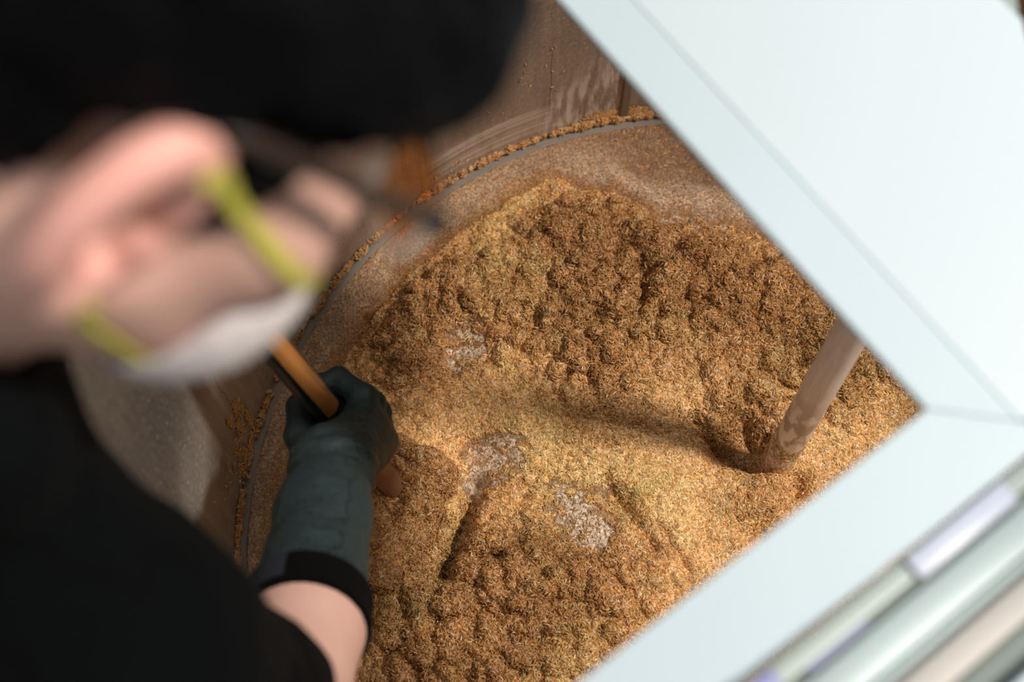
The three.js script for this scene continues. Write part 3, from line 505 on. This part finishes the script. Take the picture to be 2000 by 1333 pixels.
{
  const skinCol = (x, y, z) => {
    const h = toHead(x, y, z), ear = sst(0.066, 0.078, Math.abs(h[0])) * sst(0.05, 0.03, Math.hypot(h[1], h[2] + 0.015));
    const lip = Math.exp(-(((h[1] + 0.06) / 0.008) ** 2 + (h[0] / 0.02) ** 2)) * sst(0.08, 0.09, h[2]), n = 0.05 * fbm(x * 60, y * 60, z * 60, 3), chk = Math.exp(-(((h[1] + 0.02) / 0.035) ** 2 + ((Math.abs(h[0]) - 0.05) / 0.03) ** 2 + ((h[2] - 0.04) / 0.04) ** 2)) * 0.5;
    const c = [0.68, 0.42, 0.35], r = [0.80, 0.40, 0.35], k = clamp(ear * 0.8 + lip + chk * 0.5);
    return [lerp(c[0], r[0], k) + n, lerp(c[1], r[1], k) + n, lerp(c[2], r[2], k) + n];
  };
  const headGeo = nets(headSdf, [-0.112, -0.165, -0.135], [0.112, 0.15, 0.135], 0.0028, (x, y, z) => { const p = headPt(x, y, z); return skinCol(p.x, p.y, p.z); }); intoHead(headGeo);
  const bodyGeo = nets((x, y, z) => { const h = toHead(x, y, z); return Math.max(bodySdf(x, y, z), h[1] + 0.13 > 0 && Math.hypot(h[0], h[1] + 0.05, h[2]) < 0.16 ? h[1] + 0.13 : -1); }, [-0.86, 0.15, -0.75], [0.02, 1.12, 0.24], 0.0085, skinCol);
  const skinMat = phys({ vertexColors: true, roughness: 0.5, sheen: 0.25, sheenColor: new THREE.Color(0xffb0a0), sheenRoughness: 0.5 });
  part('body', mergeGeometries([headGeo, bodyGeo]), skinMat, person, 'pink skin of the face, ear, neck and forearm');
  // eyes
  for (const s of [-1, 1]) { const e = part('eye', new THREE.SphereGeometry(0.012, 24, 16).translate(...A3(headPt(s * 0.032, 0.019, 0.079))), phys({ color: 0xeee9e4, roughness: 0.15 }), person); part('iris', new THREE.SphereGeometry(0.006, 20, 12).scale(1, 1, 1).translate(...A3(headPt(s * 0.032, 0.017, 0.0862))), std({ color: 0x1d120c, roughness: 0.2 }), e); }
  // hair: a cap over the skull with a heavy fringe, locks given by stretched noise
  const hairSdf = (x, y, z) => {
    const m = Math.abs(x);
    const lock = 0.0035 * n3(x * 70 + 2 * n3(y * 20, z * 20), y * 22, z * 22) + 0.0022 * n3(x * 190, y * 45, z * 45);
    let thick = 0.010 + 0.014 * sst(0.02, 0.1, y) + 0.014 * sst(0.03, 0.1, z) * sst(0.02, 0.07, y);
    const line = z > 0.055 ? lerp(0.045, 0.048, sst(0.055, 0.09, z)) : z > 0.034 ? lerp(-0.005, 0.045, sst(0.034, 0.055, z)) : z > 0.012 ? lerp(-0.018, -0.005, sst(0.012, 0.034, z)) : z > -0.028 ? 0.033 - 0.01 * sst(-0.01, -0.028, z) : lerp(-0.07, 0.023, sst(-0.05, -0.028, z));
    const side = z <= 0.05 && z > 0.01 && y < 0.05 ? thick * 0.3 : thick;
    const d = skull(x, y, z) - side - lock;
    const inner = -(skull(x, y, z) + 0.004);
    return smax(Math.max(d, inner), line - y + 0.006 * n3(x * 90, z * 90, 3), 0.006);
  };
  const hair = nets(hairSdf, [-0.115, -0.1, -0.145], [0.115, 0.18, 0.145], 0.003); intoHead(hair);
  part('hair', hair, phys({ color: 0x020307, roughness: 0.65, specularIntensity: 0.22, sheen: 0.02, sheenColor: new THREE.Color(0x30364a), sheenRoughness: 0.4 }), person, 'short black hair with a fringe');
  // dust mask, cup shaped, with elastic ear loops
  const maskSdf = (x, y, z) => {
    const o = ell(x, y, z, [0, -0.052, 0.048], [0.0615, 0.064, 0.0585]) - 0.0006 * n3(x * 120, y * 120, z * 120);
    const d = smax(o, -(headSdf(x, y, z) - 0.0006), 0.002);
    return Math.max(d, 0.043 - z + 0.3 * (y + 0.085));
  };
  const mg = nets(maskSdf, [-0.08, -0.15, 0.0], [0.08, 0.02, 0.15], 0.0028); intoHead(mg);
  const mask = part('face_mask', mg, std({ color: 0xe9e2e4, roughness: 0.85, bumpMap: clothBump, bumpScale: 0.0004 }), person, 'white cup dust mask over nose and mouth');
  const ribbon = (pts, w, t) => {   // a flat elastic band lying on the skin: offset pairs along a curve
    const raw = new THREE.CatmullRomCurve3(pts.map((p) => V(...p))).getPoints(60).map((p) => {
      for (let k = 0; k < 8; k++) { const d = headSdf(p.x, p.y, p.z) - 0.0014; if (d >= 0) break; const e = 0.001, g = V(headSdf(p.x + e, p.y, p.z) - headSdf(p.x - e, p.y, p.z), headSdf(p.x, p.y + e, p.z) - headSdf(p.x, p.y - e, p.z), headSdf(p.x, p.y, p.z + e) - headSdf(p.x, p.y, p.z - e)).normalize(); p.addScaledVector(g, -d); }
      return headPt(p.x, p.y, p.z); });
    const c = new THREE.CatmullRomCurve3(raw), N = 60, pos = [], idx = [];
    const cen = HP.clone();
    for (let i = 0; i <= N; i++) { const p = c.getPoint(i / N), tg = c.getTangent(i / N), out = p.clone().sub(cen).normalize(), sd = tg.clone().cross(out).normalize(), nn = sd.clone().cross(tg).normalize(); for (const [a, b] of [[-1, -1], [1, -1], [1, 1], [-1, 1]]) { const q = p.clone().addScaledVector(sd, a * w / 2).addScaledVector(nn, b * t / 2); pos.push(q.x, q.y, q.z); } }
    for (let i = 0; i < N; i++) for (let j = 0; j < 4; j++) { const a = i * 4 + j, b = i * 4 + (j + 1) % 4; idx.push(a, b, b + 4, a, b + 4, a + 4); }
    idx.push(0, 2, 1, 0, 3, 2); const e = N * 4; idx.push(e, e + 1, e + 2, e, e + 2, e + 3);
    const g = new THREE.BufferGeometry(); g.setAttribute('position', new THREE.Float32BufferAttribute(pos, 3)); g.setIndex(idx); return toCreasedNormals(g, 0.6);
  };
  const elastic = std({ color: 0xc3c04e, roughness: 0.7 });
  for (const s of [1, -1]) part('ear_loop', ribbon([[s * 0.05, -0.024, 0.078], [s * 0.064, -0.010, 0.052], [s * 0.077, 0.008, 0.024], [s * 0.082, 0.021, 0.006], [s * 0.079, 0.022, -0.012], [s * 0.080, 0.0, -0.024], [s * 0.078, -0.026, -0.022], [s * 0.072, -0.05, -0.006], [s * 0.062, -0.068, 0.018], [s * 0.05, -0.085, 0.04]], 0.006, 0.0014), elastic, mask, 'yellow-green elastic ear loop');
  // eyeglasses
  const darkM = phys({ color: 0x2a1c14, roughness: 0.35, clearcoat: 0.4 });
  const rimCurve = (s, k = 1) => { const pts = []; for (let i = 0; i < 40; i++) { const a = i / 40 * 2 * Math.PI, c = Math.cos(a), n = Math.sin(a), X = Math.sign(c) * Math.abs(c) ** 0.6 * 0.025 * k, Y = Math.sign(n) * Math.abs(n) ** 0.6 * 0.018 * k; pts.push([s * 0.036 + X, 0.016 + Y, 0.104 - 0.06 * (s * 0.036 + X) ** 2 * 40 * 0.06 / 0.06 * 0.2 - 0.04 * Math.abs(Y + 0.0)]); } return pts; };
  const gl = part('eyeglasses', mergeGeometries([1, -1].map((s) => tube(rimCurve(s).slice(0, 21).map((p) => headPt(...p)), 0.0015, 48, 8)).concat([tube([[-0.009, 0.02, 0.107], [-0.004, 0.024, 0.11], [0.004, 0.024, 0.11], [0.009, 0.02, 0.107]].map((p) => headPt(...p)), 0.0014, 12, 8)])), darkM, person, 'half-rimmed glasses with dark brown arms');
  const lensMat = phys({ color: 0xf2bd85, roughness: 0.03, transmission: 1, thickness: 0, ior: 1.3 });  // amber tint stands in for the grain refracted through the lens
  for (const s of [1, -1]) {
    const pos = [], idx = [], N = 40;
    for (const [k, dz] of [[0, 0.0010], [0.5, 0.0008], [0.98, 0]]) rimCurve(s, Math.max(k, 0.0001)).forEach((p) => { const q = headPt(p[0], p[1], p[2] + dz); pos.push(q.x, q.y, q.z); });
    for (let r = 0; r < 2; r++) for (let i = 0; i < N; i++) { const a = r * N + i, b = r * N + (i + 1) % N; idx.push(a, a + N, b, b, a + N, b + N); }
    const g = new THREE.BufferGeometry(); g.setAttribute('position', new THREE.Float32BufferAttribute(pos, 3)); g.setIndex(idx);
    part('lens_edge_glint', tube([...rimCurve(s).slice(20), rimCurve(s)[0]].map((p) => headPt(...p)), 0.0019, 48, 8), std({ color: 0xdfe4e2, roughness: 0.3 }), gl, 'pale lower rim with the lens edge highlight in its colour');  // pale colour stands in for the highlight along the thick lens edge
    part('lens', toCreasedNormals(s > 0 ? g : g, 0.5), lensMat, gl, 'lens tinted amber in place of the refracted grain');
    part('temple', tube([[s * 0.0625, 0.024, 0.1], [s * 0.071, 0.026, 0.096], [s * 0.076, 0.029, 0.07], [s * 0.081, 0.034, 0.03], [s * 0.082, 0.033, 0.0], [s * 0.080, 0.018, -0.02], [s * 0.077, -0.002, -0.028]].map((p) => headPt(...p)), 0.0038, 40, 10), darkM, gl, 'dark brown temple arm');
    part('hinge', new RoundedBoxGeometry(0.007, 0.009, 0.006, 2, 0.0015).applyMatrix4(HM.clone().multiply(new THREE.Matrix4().makeTranslation(s * 0.070, 0.024, 0.100))), std({ color: 0xc9ccd2, roughness: 0.25, metalness: 0.9 }), gl, 'silver hinge plate');
  }
  // T-shirt: body and two short sleeves, hollow at the sleeve mouths
  const fold = (x, y, z) => 0.005 * n3(x * 14 + y * 8, y * 14, z * 14) + 0.003 * n3(x * 34, y * 30 + z * 12, z * 34);
  const SLV = ELB.clone().lerp(SHO, 0.27), sDir = ELB.clone().sub(SHO).normalize(), LSV = LEL.clone().lerp(LSH, 0.2), lDir = LEL.clone().sub(LSH).normalize();
  const shirtSdf = (x, y, z) => {
    const h = toHead(x, y, z);
    let d = cap(x, y, z, A3(NECK), A3(PEL), 0.08, 0.13);
    d = smin(d, cap(x, y, z, A3(NECK), A3(SHO), 0.064, 0.07), 0.04);
    d = smin(d, cap(x, y, z, A3(NECK), A3(LSH), 0.068, 0.07), 0.07);
    d = smin(d, cap(x, y, z, COL0, COL1, 0.03, 0.028), 0.06);
    d = smin(d, ell(h[0], h[1], h[2], [neckL[0] * 0.6, lerp(-0.05, neckL[1], 0.6), lerp(-0.025, neckL[2], 0.6)], [0.063, 0.036, 0.063]), 0.012);
    let s = cap(x, y, z, A3(SHO), A3(ELB.clone().addScaledVector(sDir, 0.05)), 0.068, 0.055); const pr = (x - SLV.x) * sDir.x + (y - SLV.y) * sDir.y + (z - SLV.z) * sDir.z;
    s = smax(s, pr, 0.014); d = smin(d, s, 0.03);
    let l = cap(x, y, z, A3(LSH), A3(LEL.clone().addScaledVector(lDir, 0.05)), 0.068, 0.060); const pl = (x - LSV.x) * lDir.x + (y - LSV.y) * lDir.y + (z - LSV.z) * lDir.z;
    l = smax(l, pl, 0.006); d = smin(d, l, 0.03);
    d -= fold(x, y, z);
    d = Math.max(d, -Math.max(cap(x, y, z, A3(SHO), A3(ELB.clone().addScaledVector(sDir, 0.1)), 0.055, 0.044), -pr - 0.05));
    d = Math.max(d, -Math.max(cap(x, y, z, A3(LSH), A3(LEL.clone().addScaledVector(lDir, 0.1)), 0.055, 0.046), -pl - 0.05));
    d = Math.max(d, -cap(h[0], h[1], h[2], [0, 0.02, -0.025], [lerp(0, neckL[0], 0.62), lerp(-0.05, neckL[1], 0.45), lerp(-0.025, neckL[2], 0.45)], 0.06, 0.06));
    return d;
  };
  const shirtMat = phys({ color: 0x030507, roughness: 1, specularIntensity: 0.25, bumpMap: clothBump, bumpScale: 0.0005, sheen: 0.05, sheenColor: new THREE.Color(0x3a4650), sheenRoughness: 0.6 });
  part('shirt', nets(shirtSdf, [-0.9, 0.52, -0.62], [0.02, 1.16, 0.26], 0.0075), shirtMat, person, 'black short-sleeved shirt');
  const hipZ = 0.09, tr = (x, y, z) => {
    let d = ell(x, y, z, [PEL.x - 0.02, PEL.y - 0.02, PEL.z], [0.13, 0.13, 0.17]);
    for (const s of [-1, 1]) { d = smin(d, cap(x, y, z, [PEL.x - 0.02, PEL.y - 0.04, PEL.z + s * hipZ], [PEL.x + 0.0, 0.26, PEL.z + s * 0.11], 0.092, 0.068), 0.04); d = smin(d, cap(x, y, z, [PEL.x + 0.0, 0.26, PEL.z + s * 0.11], [PEL.x - 0.05, -0.13, PEL.z + s * 0.12], 0.068, 0.056), 0.03); }
    return d - fold(x, y, z);
  };
  part('trousers', nets(tr, [-1.0, -0.2, -0.24], [-0.5, 0.9, 0.28], 0.012), std({ color: 0x14161b, roughness: 0.9 }), person, 'dark trousers');
  for (const s of [-1, 1]) part('shoe', nets((x, y, z) => Math.max(smin(ell(x, y, z, [PEL.x - 0.03, FLOOR + 0.045, PEL.z + s * 0.12], [0.07, 0.055, 0.045]), ell(x, y, z, [PEL.x + 0.06, FLOOR + 0.03, PEL.z + s * 0.125], [0.09, 0.045, 0.05]), 0.03), FLOOR + 0.002 - y), [-0.9, FLOOR - 0.01, PEL.z + s * 0.12 - 0.09], [-0.5, FLOOR + 0.13, PEL.z + s * 0.12 + 0.09], 0.008), std({ color: 0x1a1a1c, roughness: 0.6 }), person);
  // gloves
  const gloveMat = phys({ color: 0x24363a, roughness: 0.62, bumpMap: leatherBump, bumpScale: 0.0012, sheen: 0.15, sheenColor: new THREE.Color(0x6a8a8a), sheenRoughness: 0.5 });
  const knit = phys({ specularIntensity: 0.3, color: 0x040506, roughness: 0.95, bumpMap: clothBump, bumpScale: 0.0008 });
  function glove(F, A, N, W, E, cuffT, label) {   // F on the shaft's axis, A along the shaft from index to little finger, N out of the back of the hand, W wrist, E elbow
    const K = N.clone().cross(A).normalize(); if (K.dot(F.clone().sub(W)) < 0) K.negate();
    const pt = (a, k, n) => A3(F.clone().addScaledVector(A, a).addScaledVector(K, k).addScaledVector(N, n));
    const fing = [[-0.022, 0.0112, 0.9], [-0.003, 0.0114, 0.96], [0.016, 0.0112, 0.92], [0.033, 0.0102, 0.78]].map(([a, r, q]) => ({ r, mcp: pt(a, 0.016 * q + 0.002, 0.028), p1: pt(a * 1.0 + 0.002, 0.036 * q, 0.010), p2: pt(a + 0.003, 0.029 * q, -0.024), p3: pt(a + 0.003, 0.0, -0.031), p4: pt(a + 0.002, -0.016, -0.022) }));
    const wA = A3(W), fdir = E.clone().sub(W).normalize(), fl = E.distanceTo(W), g1 = A3(W.clone().lerp(E, 0.22)), g2 = A3(W.clone().lerp(E, cuffT));
    const cut = W.clone().addScaledVector(fdir, fl * cuffT);
    const thumb = [pt(-0.006, -0.036, 0.014), pt(-0.022, -0.034, 0.0), pt(-0.027, -0.018, -0.022), pt(-0.026, 0.006, -0.029)];
    const sdf = (x, y, z) => {
      let d = cap(x, y, z, wA, g1, 0.033, 0.037);
      d = smin(d, cap(x, y, z, g1, g2, 0.037, 0.046), 0.02);
      for (const f of fing) d = smin(d, cap(x, y, z, wA, f.mcp, 0.026, 0.0165), 0.02);
      d = smin(d, cap(x, y, z, wA, thumb[0], 0.026, 0.019), 0.02);
      d = smin(d, cap(x, y, z, thumb[0], thumb[1], 0.018, 0.0145), 0.012);
      d = smin(d, cap(x, y, z, thumb[1], thumb[2], 0.0145, 0.0125), 0.006);
      d = smin(d, cap(x, y, z, thumb[2], thumb[3], 0.0125, 0.011), 0.006);
      let fd = 9;
      for (const f of fing) { let q = cap(x, y, z, f.mcp, f.p1, f.r * 1.22, f.r * 1.1); q = smin(q, cap(x, y, z, f.p1, f.p2, f.r * 1.1, f.r), 0.006); q = smin(q, cap(x, y, z, f.p2, f.p3, f.r, f.r * 0.94), 0.005); q = smin(q, cap(x, y, z, f.p3, f.p4, f.r * 0.94, f.r * 0.8), 0.005); fd = smin(fd, q, 0.003); }
      d = smin(d, fd, 0.009);
      const al = (x - wA[0]) * fdir.x + (y - wA[1]) * fdir.y + (z - wA[2]) * fdir.z;
      const wr = 0.0012 * Math.exp(-((al / 0.03) ** 2)) * Math.sin(al * 300 + 9 * n3(x * 22, y * 22, z * 22)) + 0.0022 * n3(x * 40, y * 40, z * 40) + 0.0005 * n3(x * 110, y * 110, z * 110);
      d -= wr;
      d = smax(d, (x - cut.x) * fdir.x + (y - cut.y) * fdir.y + (z - cut.z) * fdir.z, 0.004);
      return d;
    };
    const all = [F, W, cut, V(...pt(-0.06, 0, 0))], lo = [1e9, 1e9, 1e9], hi = [-1e9, -1e9, -1e9];
    for (const p of all) A3(p).forEach((v, i) => { lo[i] = Math.min(lo[i], v - 0.075); hi[i] = Math.max(hi[i], v + 0.075); });
    const gm = part('glove', nets(sdf, lo, hi, 0.003), gloveMat, person, label);
    // knitted cuff band at the mouth of the glove, hollow
    const c0 = W.clone().addScaledVector(fdir, fl * cuffT - 0.012), c1 = W.clone().addScaledVector(fdir, fl * cuffT + 0.024), r0 = 0.0478, r1 = 0.0488;
    part('cuff', rod(c0, c1, [[0, r0 - 0.004], [0, r0], [0.06, r0 + 0.0018], [0.5, (r0 + r1) / 2 + 0.0012], [0.94, r1 + 0.0016], [1, r1], [1, r1 - 0.005], [0, r0 - 0.006]], 64), knit, gm, 'black knitted cuff');
    return { gm, c0, c1, fdir };
  }
  const nB = camera.position.clone().sub(SHF); nB.addScaledVector(shDir, -nB.dot(shDir)).normalize();
  const right = glove(SHF, shDir, nB, WRI, ELB, 0.60, 'dark green work glove gripping the shaft');
  {
    const tabN = camera.position.clone().sub(right.c0).normalize(), side = right.fdir.clone().cross(tabN).normalize(); tabN.copy(side.clone().cross(right.fdir)).normalize(); if (tabN.y < 0) tabN.negate();
    const lf = side.x > 0 ? side.clone().negate() : side.clone(), mid = right.c0.clone().lerp(right.c1, 0.5), pos = [], idx = [];
    for (let i = 0; i <= 10; i++) for (let j = 0; j <= 4; j++) { const a = lerp(0.45, 1.15, i / 10), rr = 0.0505, p = mid.clone().addScaledVector(right.fdir, lerp(-0.014, 0.012, j / 4)).addScaledVector(tabN, Math.cos(a) * rr).addScaledVector(lf, Math.sin(a) * rr); pos.push(p.x, p.y, p.z); }
    for (let i = 0; i < 10; i++) for (let j = 0; j < 4; j++) { const a = i * 5 + j; idx.push(a, a + 5, a + 6, a, a + 6, a + 1); }
    const g = new THREE.BufferGeometry(); g.setAttribute('position', new THREE.Float32BufferAttribute(pos, 3)); g.setIndex(idx); g.computeVertexNormals();
    part('wrist_tab', g, std({ color: 0x1d2430, roughness: 0.8, side: THREE.DoubleSide }), right.gm, 'slate-blue tab on the cuff');
  }
  const LF = SH0.clone().addScaledVector(shDir, 0.06), nL = LWR.clone().sub(LF); nL.addScaledVector(shDir, -nL.dot(shDir)).normalize();
  glove(LF, shDir.clone().negate(), nL, LWR, LEL, 0.6, 'dark green work glove on the upper grip');
}

renderer.render(scene, camera);
